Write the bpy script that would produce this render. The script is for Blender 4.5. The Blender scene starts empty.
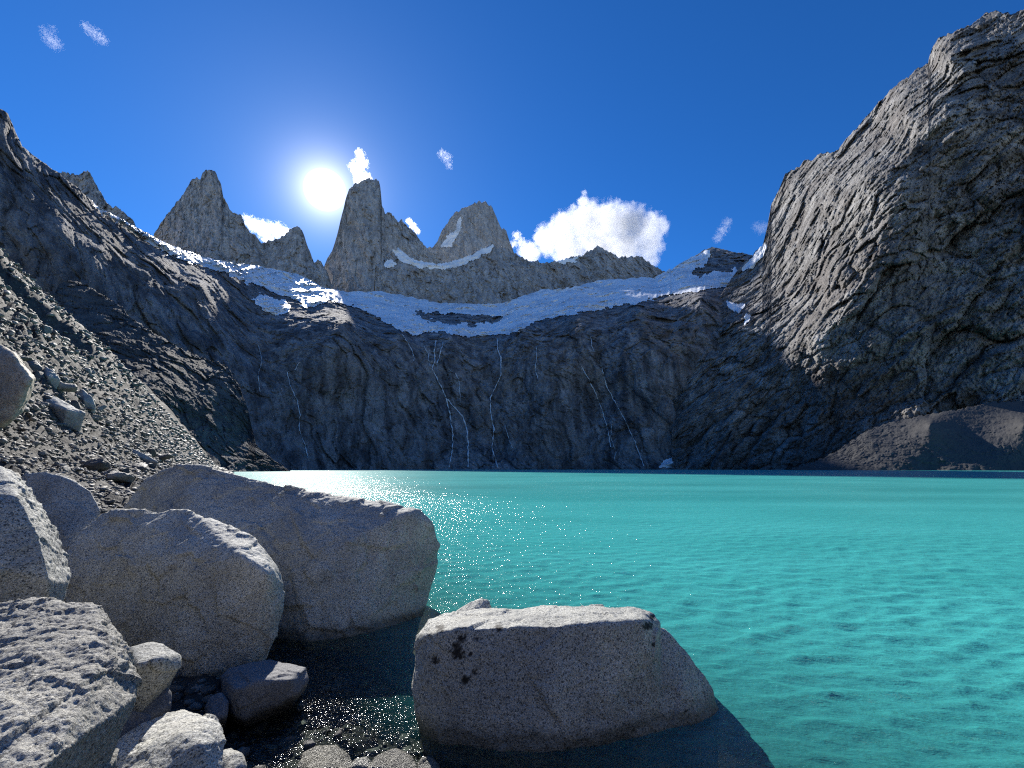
import bpy, bmesh, math, random
import numpy as np
from mathutils import Vector

random.seed(7)
rng = np.random.default_rng(7)
SC = bpy.context.scene
COL = SC.collection

# ------------------------------------------------------------------ camera
FPX, HZ, CAMH = 430.0, 468.5, 1.9
TH = math.atan((HZ - 384) / FPX)
CT, ST = math.cos(TH), math.sin(TH)
cam = bpy.data.cameras.new("camera")
cam.sensor_width = 36.0
cam.lens = FPX / 1024 * 36.0
cam.clip_start, cam.clip_end = 0.05, 60000
camo = bpy.data.objects.new("camera", cam)
camo.location = (0, 0, CAMH)
camo.rotation_euler = (math.pi / 2 + TH, 0, 0)
COL.objects.link(camo)
SC.camera = camo


def ray(px, py):
    """direction through a pixel, scaled so that its world-y part is 1"""
    px = np.asarray(px, float); py = np.asarray(py, float)
    u = (384 - py) / FPX
    y = CT - u * ST
    return np.stack([(px - 512) / FPX / y, np.ones_like(y + px * 0), (ST + u * CT) / y + px * 0], -1)


def P(px, py, Y):
    r = ray(px, py)
    return r * np.asarray(Y, float)[..., None] + np.array([0, 0, CAMH])


def proj(v):
    v = np.asarray(v, float)
    x, y, z = v[..., 0], v[..., 1], v[..., 2] - CAMH
    f = y * CT + z * ST
    u = -y * ST + z * CT
    return 512 + FPX * x / f, 384 - FPX * u / f


# ------------------------------------------------------------------ sun and sky
SUN_PX = (325, 190)
sd = ray(*SUN_PX); sd = sd / np.linalg.norm(sd)
SUN_EL = math.asin(sd[2]); SUN_AZ = math.atan2(sd[0], sd[1])
sun = bpy.data.lights.new("sun", 'SUN')
sun.energy = 5.0
sun.angle = math.radians(0.5)
sun.color = (1.0, 0.95, 0.87)
suno = bpy.data.objects.new("sun", sun)
suno.rotation_euler = Vector(sd).to_track_quat('Z', 'Y').to_euler()
COL.objects.link(suno)

W = bpy.data.worlds.new("World")
SC.world = W
W.use_nodes = True
nt = W.node_tree
nt.nodes.clear()


def N(nt, t, **kw):
    n = nt.nodes.new(t)
    for k, v in kw.items():
        if k.startswith('i_'):
            n.inputs[k[2:]].default_value = v
        else:
            setattr(n, k, v)
    return n


def math_node(nt, op, a, b=None, c=None, clamp=False):
    n = nt.nodes.new('ShaderNodeMath'); n.operation = op; n.use_clamp = clamp
    for i, v in enumerate((a, b, c)):
        if v is None: continue
        if isinstance(v, (int, float)): n.inputs[i].default_value = v
        else: nt.links.new(v, n.inputs[i])
    return n.outputs[0]


sky = N(nt, 'ShaderNodeTexSky', sky_type='NISHITA', sun_disc=False, sun_elevation=SUN_EL, sun_rotation=SUN_AZ,
        altitude=2500, air_density=1.0, dust_density=0.35, ozone_density=4.0)
hs = N(nt, 'ShaderNodeHueSaturation'); hs.inputs['Saturation'].default_value = 1.15; hs.inputs['Value'].default_value = 1.0
bg = N(nt, 'ShaderNodeBackground'); bg.inputs['Strength'].default_value = 0.110
nt.links.new(sky.outputs[0], hs.inputs['Color']); tint = N(nt, 'ShaderNodeMix', data_type='RGBA', blend_type='MULTIPLY'); tint.inputs[7].default_value = (0.30, 0.71, 1.03, 1)  # clear mountain air: deep blue overhead, paler towards the horizon
nt.links.new(hs.outputs[0], tint.inputs[6]); nt.links.new(tint.outputs[2], bg.inputs['Color'])
# the sun's own disc and the bright aureole of sky round it, by direction (they stand at infinity)
tc = N(nt, 'ShaderNodeTexCoord')
sz = N(nt, 'ShaderNodeSeparateXYZ'); nt.links.new(tc.outputs['Generated'], sz.inputs[0])
hz = N(nt, 'ShaderNodeMapRange', interpolation_type='SMOOTHSTEP')
for i, v in enumerate((0.10, 0.42, 0.0, 1.0)): hz.inputs[i + 1].default_value = v
nt.links.new(sz.outputs[2], hz.inputs[0]); nt.links.new(hz.outputs[0], tint.inputs[0])
dt = N(nt, 'ShaderNodeVectorMath', operation='DOT_PRODUCT'); dt.inputs[1].default_value = tuple(sd)
nt.links.new(tc.outputs['Generated'], dt.inputs[0])
ang = math_node(nt, 'MULTIPLY', math_node(nt, 'ARCCOSINE', math_node(nt, 'MINIMUM', dt.outputs['Value'], 0.9999999)), 180 / math.pi)
disc = N(nt, 'ShaderNodeMapRange', interpolation_type='SMOOTHSTEP')
for i, v in enumerate((1.2, 2.3, 1.0, 0.0)): disc.inputs[i + 1].default_value = v
nt.links.new(ang, disc.inputs[0])
a1 = math_node(nt, 'MULTIPLY', math_node(nt, 'POWER', 2.71828, math_node(nt, 'MULTIPLY', ang, -1 / 1.6)), 1.9)
a2 = math_node(nt, 'MULTIPLY', math_node(nt, 'POWER', 2.71828, math_node(nt, 'MULTIPLY', ang, -1 / 7.0)), 0.13)
glow = math_node(nt, 'ADD', math_node(nt, 'ADD', a1, a2), math_node(nt, 'MULTIPLY', disc.outputs[0], 6.0))
em = N(nt, 'ShaderNodeBackground'); em.inputs['Color'].default_value = (1.0, 0.97, 0.92, 1)
nt.links.new(glow, em.inputs['Strength'])
ad = N(nt, 'ShaderNodeAddShader'); out = N(nt, 'ShaderNodeOutputWorld')
nt.links.new(bg.outputs[0], ad.inputs[0]); nt.links.new(em.outputs[0], ad.inputs[1]); nt.links.new(ad.outputs[0], out.inputs['Surface'])

SC.view_settings.view_transform = 'Standard'
SC.view_settings.look = 'None'
SC.view_settings.gamma = 1.0
SC.view_settings.exposure = 0.58
SC.cycles.use_denoising = False
SC.cycles.use_adaptive_sampling = False
SC.cycles.filter_width = 1.2
SC.cycles.max_bounces = 6
SC.cycles.volume_bounces = 1
SC.cycles.transparent_max_bounces = 12
SC.cycles.caustics_reflective = False
SC.cycles.caustics_refractive = False
SC.cycles.sample_clamp_indirect = 6

# ------------------------------------------------------------------ numpy noise
def _hash(ix, iy, iz, seed):
    h = (ix * 374761393 + iy * 668265263 + iz * 2147483647 + seed * 1274126177) & 0xFFFFFFFF
    h = ((h ^ (h >> 13)) * 1274126177) & 0xFFFFFFFF
    h = ((h ^ (h >> 16)) * 2246822519) & 0xFFFFFFFF
    return h ^ (h >> 15)


_G = rng.normal(size=(256, 3)); _G /= np.linalg.norm(_G, axis=1)[:, None]


def perlin(p, seed=0):
    p = np.asarray(p, float)
    i = np.floor(p).astype(np.int64); f = p - i
    w = f * f * f * (f * (f * 6 - 15) + 10)
    r = 0
    for dx in (0, 1):
        for dy in (0, 1):
            for dz in (0, 1):
                g = _G[_hash(i[..., 0] + dx, i[..., 1] + dy, i[..., 2] + dz, seed) & 255]
                d = g[..., 0] * (f[..., 0] - dx) + g[..., 1] * (f[..., 1] - dy) + g[..., 2] * (f[..., 2] - dz)
                wx = w[..., 0] if dx else 1 - w[..., 0]
                wy = w[..., 1] if dy else 1 - w[..., 1]
                wz = w[..., 2] if dz else 1 - w[..., 2]
                r = r + d * wx * wy * wz
    return r * 1.5


def fbm(p, octs=4, seed=0, gain=0.5):
    a, s, r = 1.0, 1.0, 0
    for o in range(octs):
        r = r + a * perlin(p * s + o * 17.3, seed + o); a *= gain; s *= 2.03
    return r


def ridged(p, octs=4, seed=0, gain=0.5):
    a, s, r = 1.0, 1.0, 0
    for o in range(octs):
        r = r + a * (1 - 2 * np.abs(perlin(p * s + o * 11.7, seed + o))); a *= gain; s *= 2.1
    return r


def worley(p, seed=0, edge=False):
    """facet noise: each point takes a plane tilted by the cell it is in -> broken, blocky rock; edge: also the joints between cells"""
    p = np.asarray(p, float)
    i = np.floor(p).astype(np.int64)
    best = np.full(p.shape[:-1], 9.0); sec = np.full(p.shape[:-1], 9.0); val = np.zeros(p.shape[:-1])
    for dx in (-1, 0, 1):
        for dy in (-1, 0, 1):
            for dz in (-1, 0, 1):
                c = i + np.array([dx, dy, dz])
                h = _hash(c[..., 0], c[..., 1], c[..., 2], seed)
                d = p - c - np.stack([(h & 255) / 255., ((h >> 8) & 255) / 255., ((h >> 16) & 255) / 255.], -1)
                dd = (d * d).sum(-1)
                m = dd < best
                sec = np.where(m, best, np.minimum(sec, dd)) if edge else sec
                v = (d * _G[(h >> 5) & 255]).sum(-1) + ((h >> 24) & 255) / 255. * 0.6 - 0.3
                best = np.where(m, dd, best); val = np.where(m, v, val)
    if edge:
        return val, np.clip(1 - (np.sqrt(sec) - np.sqrt(best)) / 0.16, 0, 1)
    return val


def sstep(a, b, x):
    t = np.clip((x - a) / (b - a), 0, 1)
    return t * t * (3 - 2 * t)


class RBF:
    def __init__(self, pts):
        p = np.array(pts, float)
        self.c = p[:, :2] / 200.0
        n = len(p)
        K = self.k(self.c, self.c) + np.eye(n) * 0.01
        A = np.zeros((n + 3, n + 3)); A[:n, :n] = K
        A[:n, n] = 1; A[:n, n + 1:] = self.c
        A[n:, :n] = A[:n, n:].T
        b = np.zeros(n + 3); b[:n] = np.log(p[:, 2])
        self.w = np.linalg.solve(A, b)

    def k(self, a, b):
        d = np.linalg.norm(a[:, None] - b[None], axis=-1)
        return d

    def __call__(self, px, py):
        s = np.shape(px); q = np.stack([np.ravel(px), np.ravel(py)], -1) / 200.0
        n = len(self.c); r = np.zeros(len(q))
        for k in range(0, len(q), 40000):
            a = q[k:k + 40000]
            r[k:k + 40000] = self.k(a, self.c) @ self.w[:n] + self.w[n] + a @ self.w[n + 1:]
        return np.exp(r).reshape(s)


# ------------------------------------------------------------------ object helpers
def mesh_obj(name, verts, faces, mat, parent=None, smooth=False, attrs=None):
    """faces: (n,3)/(n,4) int array or list of lists"""
    me = bpy.data.meshes.new(name)
    v = np.asarray(verts, np.float32).reshape(-1, 3)
    f = np.asarray(faces, np.int32)
    me.vertices.add(len(v)); me.vertices.foreach_set('co', v.ravel())
    k = f.shape[1]
    me.loops.add(f.size); me.loops.foreach_set('vertex_index', f.ravel())
    me.polygons.add(len(f))
    me.polygons.foreach_set('loop_start', np.arange(0, f.size, k, dtype=np.int32))
    me.update(calc_edges=True)
    if smooth:
        me.polygons.foreach_set('use_smooth', np.ones(len(f), bool))
    for a, val in (attrs or {}).items():
        at = me.attributes.new(a, 'FLOAT', 'POINT'); at.data.foreach_set('value', np.asarray(val, np.float32).ravel())
    me.validate()
    me.materials.append(mat)
    o = bpy.data.objects.new(name, me)
    COL.objects.link(o)
    if parent: o.parent = parent
    return o


def tag(o, label=None, cat=None, group=None, kind=None):
    if label: o['label'] = label
    if cat: o['category'] = cat
    if group: o['group'] = group
    if kind: o['kind'] = kind
    return o


def grid_faces(nr, nc, keep=None):
    idx = np.arange(nr * nc).reshape(nr, nc)
    f = np.stack([idx[:-1, :-1], idx[:-1, 1:], idx[1:, 1:], idx[1:, :-1]], -1).reshape(-1, 4)
    if keep is not None:
        f = f[keep.reshape(-1)]
    return f


# ------------------------------------------------------------------ materials
def new_mat(name):
    m = bpy.data.materials.new(name); m.use_nodes = True
    t = m.node_tree; t.nodes.clear()
    o = t.nodes.new('ShaderNodeOutputMaterial')
    return m, t, o


def noise(t, vec, scale, detail=4, rough=0.55, stretch=None, seed=0.0):
    if stretch is not None or seed:
        mp = t.nodes.new('ShaderNodeMapping')
        if stretch: mp.inputs['Scale'].default_value = stretch
        mp.inputs['Location'].default_value = (seed, seed * 1.7, -seed)
        t.links.new(vec, mp.inputs[0]); vec = mp.outputs[0]
    n = t.nodes.new('ShaderNodeTexNoise')
    n.inputs['Scale'].default_value = scale; n.inputs['Detail'].default_value = detail; n.inputs['Roughness'].default_value = rough
    t.links.new(vec, n.inputs['Vector'])
    return n.outputs['Fac']


def ramp(t, fac, stops, interp='LINEAR'):
    r = t.nodes.new('ShaderNodeValToRGB'); r.color_ramp.interpolation = interp
    e = r.color_ramp.elements
    while len(e) < len(stops): e.new(0.5)
    for k, (p, c) in enumerate(stops):
        e[k].position = p; e[k].color = (*c, 1) if len(c) == 3 else c
    t.links.new(fac, r.inputs[0])
    return r.outputs[0]


def mix(t, fac, a, b, mode='MIX'):
    n = t.nodes.new('ShaderNodeMix'); n.data_type = 'RGBA'; n.blend_type = mode
    for k, v in ((0, fac), (6, a), (7, b)):
        if isinstance(v, (int, float)): n.inputs[k].default_value = v
        elif isinstance(v, tuple): n.inputs[k].default_value = (*v, 1) if len(v) == 3 else v
        else: t.links.new(v, n.inputs[k])
    return n.outputs[2]


def bump(t, h, dist, strength=1.0, prev=None):
    b = t.nodes.new('ShaderNodeBump'); b.inputs['Distance'].default_value = dist; b.inputs['Strength'].default_value = strength
    t.links.new(h, b.inputs['Height'])
    if prev is not None: t.links.new(prev, b.inputs['Normal'])
    return b.outputs[0]


def cliff_mat(name, dark, light, tint, big=0.006, streak=0.5, bmp=6.0, vert=0.25, contrast=(0.36, 0.66)):
    m, t, o = new_mat(name)
    g = t.nodes.new('ShaderNodeNewGeometry'); pos = g.outputs['Position']
    c = ramp(t, noise(t, pos, big * 4, 10, 0.74), [(contrast[0], dark), (contrast[1], light)])
    c = mix(t, ramp(t, noise(t, pos, big, 4, 0.6, seed=31), [(0.42, (0, 0, 0)), (0.62, (1, 1, 1))]), c, mix(t, 0.6, c, tint))
    st = ramp(t, noise(t, pos, big * 7, 9, 0.72, stretch=(1, 1, vert * 0.3), seed=5), [(0.42, (0.36, 0.36, 0.38)), (0.56, (1, 1, 1))])
    c = mix(t, streak, c, mix(t, 1.0, c, st, 'MULTIPLY'))
    h1 = noise(t, pos, big * 14, 8, 0.68, stretch=(1, 1, 0.6), seed=2)
    h2 = noise(t, pos, big * 55, 5, 0.65, seed=9)
    nrm = bump(t, h1, bmp, 1.0); nrm = bump(t, h2, bmp * 0.28, 1.0, nrm)
    d = N(t, 'ShaderNodeBsdfPrincipled'); d.inputs['Roughness'].default_value = 0.85
    d.inputs['Specular IOR Level'].default_value = 0.12
    t.links.new(c, d.inputs['Base Color']); t.links.new(nrm, d.inputs['Normal'])
    t.links.new(d.outputs[0], o.inputs['Surface'])
    return m


def snow_mat():
    m, t, o = new_mat("glacier_ice")
    g = t.nodes.new('ShaderNodeNewGeometry'); pos = g.outputs['Position']
    c = ramp(t, noise(t, pos, 0.012, 7, 0.65), [(0.36, (0.60, 0.64, 0.68)), (0.52, (0.92, 0.93, 0.94))])
    dirt = ramp(t, noise(t, pos, 0.012, 4, 0.6, stretch=(0.35, 1, 2.0), seed=3), [(0.55, (0, 0, 0)), (0.72, (0.45, 0.45, 0.45))])
    c = mix(t, dirt, c, (0.50, 0.51, 0.53))
    nrm = bump(t, noise(t, pos, 0.035, 4, 0.55, stretch=(0.5, 1, 1.8)), 8.0, 0.8)
    d = N(t, 'ShaderNodeBsdfPrincipled'); d.inputs['Roughness'].default_value = 0.5
    t.links.new(c, d.inputs['Base Color']); t.links.new(nrm, d.inputs['Normal'])
    t.links.new(d.outputs[0], o.inputs['Surface'])
    return m


def granite_mat(name, dark, mid, light, stain=(0.26, 0.22, 0.15), stain_amt=0.35, grain=1.0, pit=0.004, wet=True):
    m, t, o = new_mat(name)
    g = t.nodes.new('ShaderNodeNewGeometry'); pos = g.outputs['Position']
    v = t.nodes.new('ShaderNodeTexVoronoi'); v.inputs['Scale'].default_value = 125 / grain
    t.links.new(pos, v.inputs['Vector'])
    sep = t.nodes.new('ShaderNodeSeparateColor'); t.links.new(v.outputs['Color'], sep.inputs[0])
    c = ramp(t, sep.outputs[0], [(0.0, dark), (0.13, dark), (0.22, mid), (0.70, mid), (0.80, light)])
    v2 = t.nodes.new('ShaderNodeTexVoronoi'); v2.inputs['Scale'].default_value = 210 / grain
    t.links.new(pos, v2.inputs['Vector'])
    sep2 = t.nodes.new('ShaderNodeSeparateColor'); t.links.new(v2.outputs['Color'], sep2.inputs[0])
    c = mix(t, 0.45, c, mix(t, 1.0, c, ramp(t, sep2.outputs[1], [(0.2, (0.45, 0.45, 0.45)), (0.8, (1.25, 1.25, 1.25))]), 'MULTIPLY'))
    big = ramp(t, noise(t, pos, 2.2, 6, 0.6), [(0.38, (0.74, 0.74, 0.75)), (0.64, (1.10, 1.09, 1.07))])
    c = mix(t, 1.0, c, big, 'MULTIPLY')
    st = ramp(t, noise(t, pos, 1.1, 5, 0.62, seed=14), [(0.50, (0, 0, 0)), (0.68, (stain_amt,) * 3)])
    c = mix(t, st, c, mix(t, 0.65, c, stain))
    li = t.nodes.new('ShaderNodeAttribute'); li.attribute_name = 'lichen'
    c = mix(t, li.outputs['Fac'], c, (0.012, 0.011, 0.011))
    rough = 0.72
    d = N(t, 'ShaderNodeBsdfPrincipled')
    d.inputs['Specular IOR Level'].default_value = 0.4
    if wet:
        sx = t.nodes.new('ShaderNodeSeparateXYZ'); t.links.new(pos, sx.inputs[0])
        wl = math_node(t, 'ADD', sx.outputs[2], math_node(t, 'MULTIPLY', noise(t, pos, 5, 3), -0.16))
        mr = N(t, 'ShaderNodeMapRange'); t.links.new(wl, mr.inputs[0])
        for i, vv in enumerate((-0.02, 0.07, 1.0, 0.0)): mr.inputs[i + 1].default_value = vv
        c = mix(t, mr.outputs[0], c, mix(t, 1.0, c, (0.40, 0.40, 0.38), 'MULTIPLY'))
        rr = math_node(t, 'MULTIPLY_ADD', mr.outputs[0], -0.45, rough); t.links.new(rr, d.inputs['Roughness'])
    else:
        d.inputs['Roughness'].default_value = rough
    nrm = bump(t, noise(t, pos, 14, 7, 0.7), pit * 5, 1.0)
    nrm = bump(t, noise(t, pos, 70 / grain, 4, 0.7, seed=6), pit, 1.0, nrm)
    t.links.new(c, d.inputs['Base Color']); t.links.new(nrm, d.inputs['Normal'])
    t.links.new(d.outputs[0], o.inputs['Surface'])
    return m


def scree_mat(name, dark, light, tint, spec=0.12, rough=0.85):
    m, t, o = new_mat(name)
    g = t.nodes.new('ShaderNodeNewGeometry'); pos = g.outputs['Position']
    c = ramp(t, noise(t, pos, 1.6, 10, 0.80), [(0.36, dark), (0.64, light)])
    c = mix(t, ramp(t, noise(t, pos, 0.05, 4, 0.6, seed=7), [(0.42, (0, 0, 0)), (0.6, (0.6, 0.6, 0.6))]), c, tint)
    oi = t.nodes.new('ShaderNodeObjectInfo')
    rnd = ramp(t, math_node(t, 'FRACT', math_node(t, 'ADD', oi.outputs['Random'], g.outputs['Random Per Island'])), [(0.0, (0.55, 0.53, 0.51)), (0.5, (0.95, 0.95, 0.95)), (1.0, (1.5, 1.48, 1.44))])
    c = mix(t, 1.0, c, rnd, 'MULTIPLY')
    sx = t.nodes.new('ShaderNodeSeparateXYZ'); t.links.new(pos, sx.inputs[0])
    mr = N(t, 'ShaderNodeMapRange'); t.links.new(sx.outputs[2], mr.inputs[0])
    for i, vv in enumerate((0.0, 0.07, 0.4, 1.0)): mr.inputs[i + 1].default_value = vv
    wetc = t.nodes.new('ShaderNodeCombineColor')
    for i in range(3): t.links.new(mr.outputs[0], wetc.inputs[i])
    c = mix(t, 1.0, c, wetc.outputs[0], 'MULTIPLY')
    sl = N(t, 'ShaderNodeMapRange'); t.links.new(sx.outputs[2], sl.inputs[0])
    for i, vv in enumerate((-0.5, -0.22, 0.95, 0.0)): sl.inputs[i + 1].default_value = vv
    c = mix(t, sl.outputs[0], c, (0.42, 0.37, 0.27))      # glacial silt on the lake bed
    nrm = bump(t, noise(t, pos, 1.3, 8, 0.7), 0.22, 1.0)
    nrm = bump(t, noise(t, pos, 11, 6, 0.7, seed=4), 0.03, 1.0, nrm)
    d = N(t, 'ShaderNodeBsdfPrincipled'); d.inputs['Roughness'].default_value = rough
    d.inputs['Specular IOR Level'].default_value = spec
    t.links.new(c, d.inputs['Base Color']); t.links.new(nrm, d.inputs['Normal'])
    t.links.new(d.outputs[0], o.inputs['Surface'])
    return m


def water_mat():
    m, t, o = new_mat("glacial_water")
    g = t.nodes.new('ShaderNodeNewGeometry'); pos = g.outputs['Position']
    at = t.nodes.new('ShaderNodeAttribute'); at.attribute_name = 'murk'
    n0 = noise(t, pos, 0.11, 4, 0.6, stretch=(0.35, 1, 1), seed=3)
    col = mix(t, ramp(t, n0, [(0.38, (0, 0, 0)), (0.62, (1, 1, 1))]), (0.046, 0.355, 0.345), (0.072, 0.46, 0.447))
    # ripples
    rot = t.nodes.new('ShaderNodeMapping'); rot.inputs['Rotation'].default_value = (0, 0, math.radians(14))
    t.links.new(pos, rot.inputs[0]); rp = rot.outputs[0]
    h1 = noise(t, rp, 4.4, 5, 0.64, stretch=(0.33, 1.0, 1.0))
    h2 = noise(t, rp, 9.0, 4, 0.6, stretch=(0.55, 1.0, 1.0), seed=8)
    far = t.nodes.new('ShaderNodeAttribute'); far.attribute_name = 'far'
    near = math_node(t, 'SUBTRACT', 1.0, far.outputs['Fac'])
    h3 = noise(t, rp, 0.55, 4, 0.62, stretch=(0.40, 1.0, 1.0), seed=2)
    b1 = t.nodes.new('ShaderNodeBump'); b1.inputs['Distance'].default_value = 0.15; t.links.new(h1, b1.inputs['Height'])
    t.links.new(math_node(t, 'MULTIPLY_ADD', near, 0.55, 0.45), b1.inputs['Strength'])
    b2 = t.nodes.new('ShaderNodeBump'); b2.inputs['Distance'].default_value = 0.042; t.links.new(h2, b2.inputs['Height'])
    t.links.new(near, b2.inputs['Strength']); t.links.new(b1.outputs[0], b2.inputs['Normal'])
    nrm = bump(t, h3, 0.38, 0.6, b2.outputs[0])
    dif = N(t, 'ShaderNodeBsdfDiffuse'); db = bump(t, h1, 0.045, 1.0); db = bump(t, h2, 0.018, 1.0, db)
    t.links.new(col, dif.inputs[0]); t.links.new(db, dif.inputs['Normal'])
    tr = N(t, 'ShaderNodeBsdfTransparent'); tr.inputs[0].default_value = (0.78, 0.86, 0.80, 1)
    m1 = N(t, 'ShaderNodeMixShader'); t.links.new(at.outputs['Fac'], m1.inputs[0]); t.links.new(tr.outputs[0], m1.inputs[1]); t.links.new(dif.outputs[0], m1.inputs[2])
    gl = N(t, 'ShaderNodeBsdfGlossy'); t.links.new(math_node(t, 'MULTIPLY_ADD', far.outputs['Fac'], 0.10, 0.06), gl.inputs['Roughness']); t.links.new(nrm, gl.inputs['Normal'])
    fr = N(t, 'ShaderNodeFresnel'); fr.inputs['IOR'].default_value = 1.33; t.links.new(nrm, fr.inputs['Normal'])
    m2 = N(t, 'ShaderNodeMixShader'); t.links.new(math_node(t, 'MINIMUM', fr.outputs[0], 0.42), m2.inputs[0])
    t.links.new(m1.outputs[0], m2.inputs[1]); t.links.new(gl.outputs[0], m2.inputs[2])
    t.links.new(m2.outputs[0], o.inputs['Surface'])
    return m


def fall_mat():
    m, t, o = new_mat("falling_water")
    d = N(t, 'ShaderNodeBsdfPrincipled'); d.inputs['Base Color'].default_value = (0.70, 0.75, 0.78, 1); d.inputs['Roughness'].default_value = 0.4
    t.links.new(d.outputs[0], o.inputs['Surface'])
    return m


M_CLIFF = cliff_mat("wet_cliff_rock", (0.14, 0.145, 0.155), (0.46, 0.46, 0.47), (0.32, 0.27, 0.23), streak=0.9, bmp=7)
M_PEAK = cliff_mat("granite_spire_rock", (0.36, 0.35, 0.345), (0.66, 0.645, 0.63), (0.55, 0.50, 0.46), streak=0.55, bmp=9, vert=0.2)  # granite, its colour raised paler to stand in for distance haze
M_RCLIFF = cliff_mat("dark_fractured_rock", (0.10, 0.096, 0.092), (0.66, 0.64, 0.605), (0.20, 0.175, 0.16), big=0.008, streak=0.35, bmp=8, vert=0.6)
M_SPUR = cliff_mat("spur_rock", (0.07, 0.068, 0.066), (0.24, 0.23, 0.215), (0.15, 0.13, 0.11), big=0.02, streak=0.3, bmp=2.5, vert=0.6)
M_SNOW = snow_mat()
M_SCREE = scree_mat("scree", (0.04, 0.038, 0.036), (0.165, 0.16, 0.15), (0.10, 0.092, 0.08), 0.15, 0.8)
M_FAN = scree_mat("gravel", (0.05, 0.051, 0.054), (0.19, 0.192, 0.198), (0.11, 0.111, 0.112))
M_MOR = scree_mat("bounce_rubble", (0.34, 0.325, 0.30), (0.58, 0.56, 0.52), (0.50, 0.46, 0.40))  # made paler so the unseen slope throws more sun on the boulders
M_GRAN = granite_mat("grey_granite", (0.125, 0.13, 0.122), (0.435, 0.44, 0.40), (0.61, 0.61, 0.56))
M_GRAN2 = granite_mat("pale_granite", (0.17, 0.17, 0.155), (0.53, 0.53, 0.475), (0.69, 0.68, 0.62), stain_amt=0.5)
M_ROUGH = granite_mat("weathered_granite", (0.20, 0.197, 0.18), (0.48, 0.465, 0.415), (0.62, 0.605, 0.54), stain=(0.30, 0.28, 0.18), stain_amt=0.6, pit=0.009)
M_SLATE = granite_mat("blue_grey_stone", (0.10, 0.105, 0.115), (0.17, 0.175, 0.185), (0.26, 0.265, 0.28), grain=0.6, stain_amt=0.2)
M_WATER = water_mat()
M_FALL = fall_mat()


# ------------------------------------------------------------------ mountain sheets
def relief(p, lam, seed=0, vert=0.45, block=0.5, joint=1.0, dip=0.35, warp=0.10, facets=((2.2, 0.34), (5.5, 0.21), (13.0, 0.12), (28.0, 0.07))):
    """rock relief, about -1..1: buttresses, joint-bounded slabs, cracks (lam in metres; vert < 1 draws the slabs out upward; dip leans the joints)"""
    q0 = p / lam
    w = np.stack([fbm(q0 * 1.3 + 5, 3, seed + 40), fbm(q0 * 1.3 + 9, 3, seed + 41), fbm(q0 * 1.3 + 14, 3, seed + 42)], -1)
    q = q0 + warp * w
    q = np.stack([q[..., 0] + dip * q[..., 2], q[..., 1] - dip * 0.5 * q[..., 2], q[..., 2] * vert], -1)
    r = 0.55 * ridged(q * 0.8, 3, seed, 0.45)
    for f, a in facets:
        v, e = worley(q * f + 2.5 * warp * w, seed + int(f), True)
        m = np.clip(0.65 + 0.7 * fbm(q0 * f * 0.35 + 3, 2, seed + 50 + int(f)), 0.15, 1.4)
        r = r + block * m * a * (1.6 * v - 0.85 * joint * e)
    return r + 0.06 * fbm(q0 * 22, 4, seed + 8, 0.7)


class Sheet:
    """a mountain side: a height/depth field laid over the columns of its skyline, with its own distance, relief and a back"""

    def __init__(self, ridge, base, depth, x0, x1, step=1.0, rows=None, jag=1.5, jaglam=9, lam=120, amp=30, vert=0.45, block=0.5, seed=0, scale_amp=False, warp=0.10, dip=0.35, facets=None, extra=None):
        ridge = np.array(ridge, float)
        X = np.arange(x0, x1 + step, step)
        ry = np.interp(X, ridge[:, 0], ridge[:, 1])
        jn = np.stack([X / jaglam, X * 0 + seed, X * 0], -1)
        ry = ry + jag * (fbm(jn, 4, seed + 70, 0.6) + 0.5 * worley(jn * 1.7, seed + 71))
        if np.ndim(base): by = np.interp(X, np.array(base)[:, 0], np.array(base)[:, 1])
        else: by = np.full_like(X, float(base))
        ry = np.minimum(ry, by - 0.5)
        rows = rows or int(np.max(by - ry) / step) + 1
        V = np.linspace(0, 1, rows)[:, None]
        self.px = np.repeat(X[None], rows, 0)
        self.py = by[None] + (ry - by)[None] * V
        self.V = np.repeat(V, len(X), 1)
        self.Y0 = depth(self.px, self.py) if callable(depth) else np.full_like(self.px, depth)
        p0 = P(self.px, self.py, self.Y0)
        self.rel = relief(p0, lam, seed, vert, block, dip=dip, warp=warp, **({'facets': facets} if facets else {}))
        if extra is not None:
            self.rel = self.rel + extra(self.px, self.py)
        # relief pushes the rock along the sight line in metres; zero at the waterline foot is not needed
        if scale_amp: amp = amp * np.clip(self.Y0 / 950.0, 0.2, 1.6)
        self.amp = amp
        self.Y = self.Y0 - amp * self.rel
        self.X, self.ry, self.by = X, ry, by
        self.co = P(self.px, self.py, self.Y)

    def build(self, name, mat, back=((0.02, 0.03), (0.10, 0.25), (0.22, 0.8), (0.25, 1.0)), smooth=False):
        co = self.co
        r = co[-1]
        h = np.maximum(r[:, 2], 1.0)
        d = r[:, :2] / np.linalg.norm(r[:, :2], axis=1)[:, None]
        dist = np.linalg.norm(r[:, :2], axis=1)
        rows = [co]
        for a, b in back:
            q = r.copy(); q[:, :2] += d * (dist * a)[:, None]; q[:, 2] = r[:, 2] - (h + 5) * b
            rows.append(q[None])
        allv = np.concatenate(rows, 0)
        o = mesh_obj(name, allv.reshape(-1, 3), grid_faces(allv.shape[0], allv.shape[1]), mat, smooth=smooth)
        tag(o, kind='structure')
        return o

    def at(self, px, py):
        """distance (world y) of the sheet's surface at a pixel"""
        j = int(np.clip(round((px - self.X[0]) / (self.X[1] - self.X[0])), 0, len(self.X) - 1))
        i = int(np.argmin(np.abs(self.py[:, j] - py)))
        return self.Y[i, j]


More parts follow.
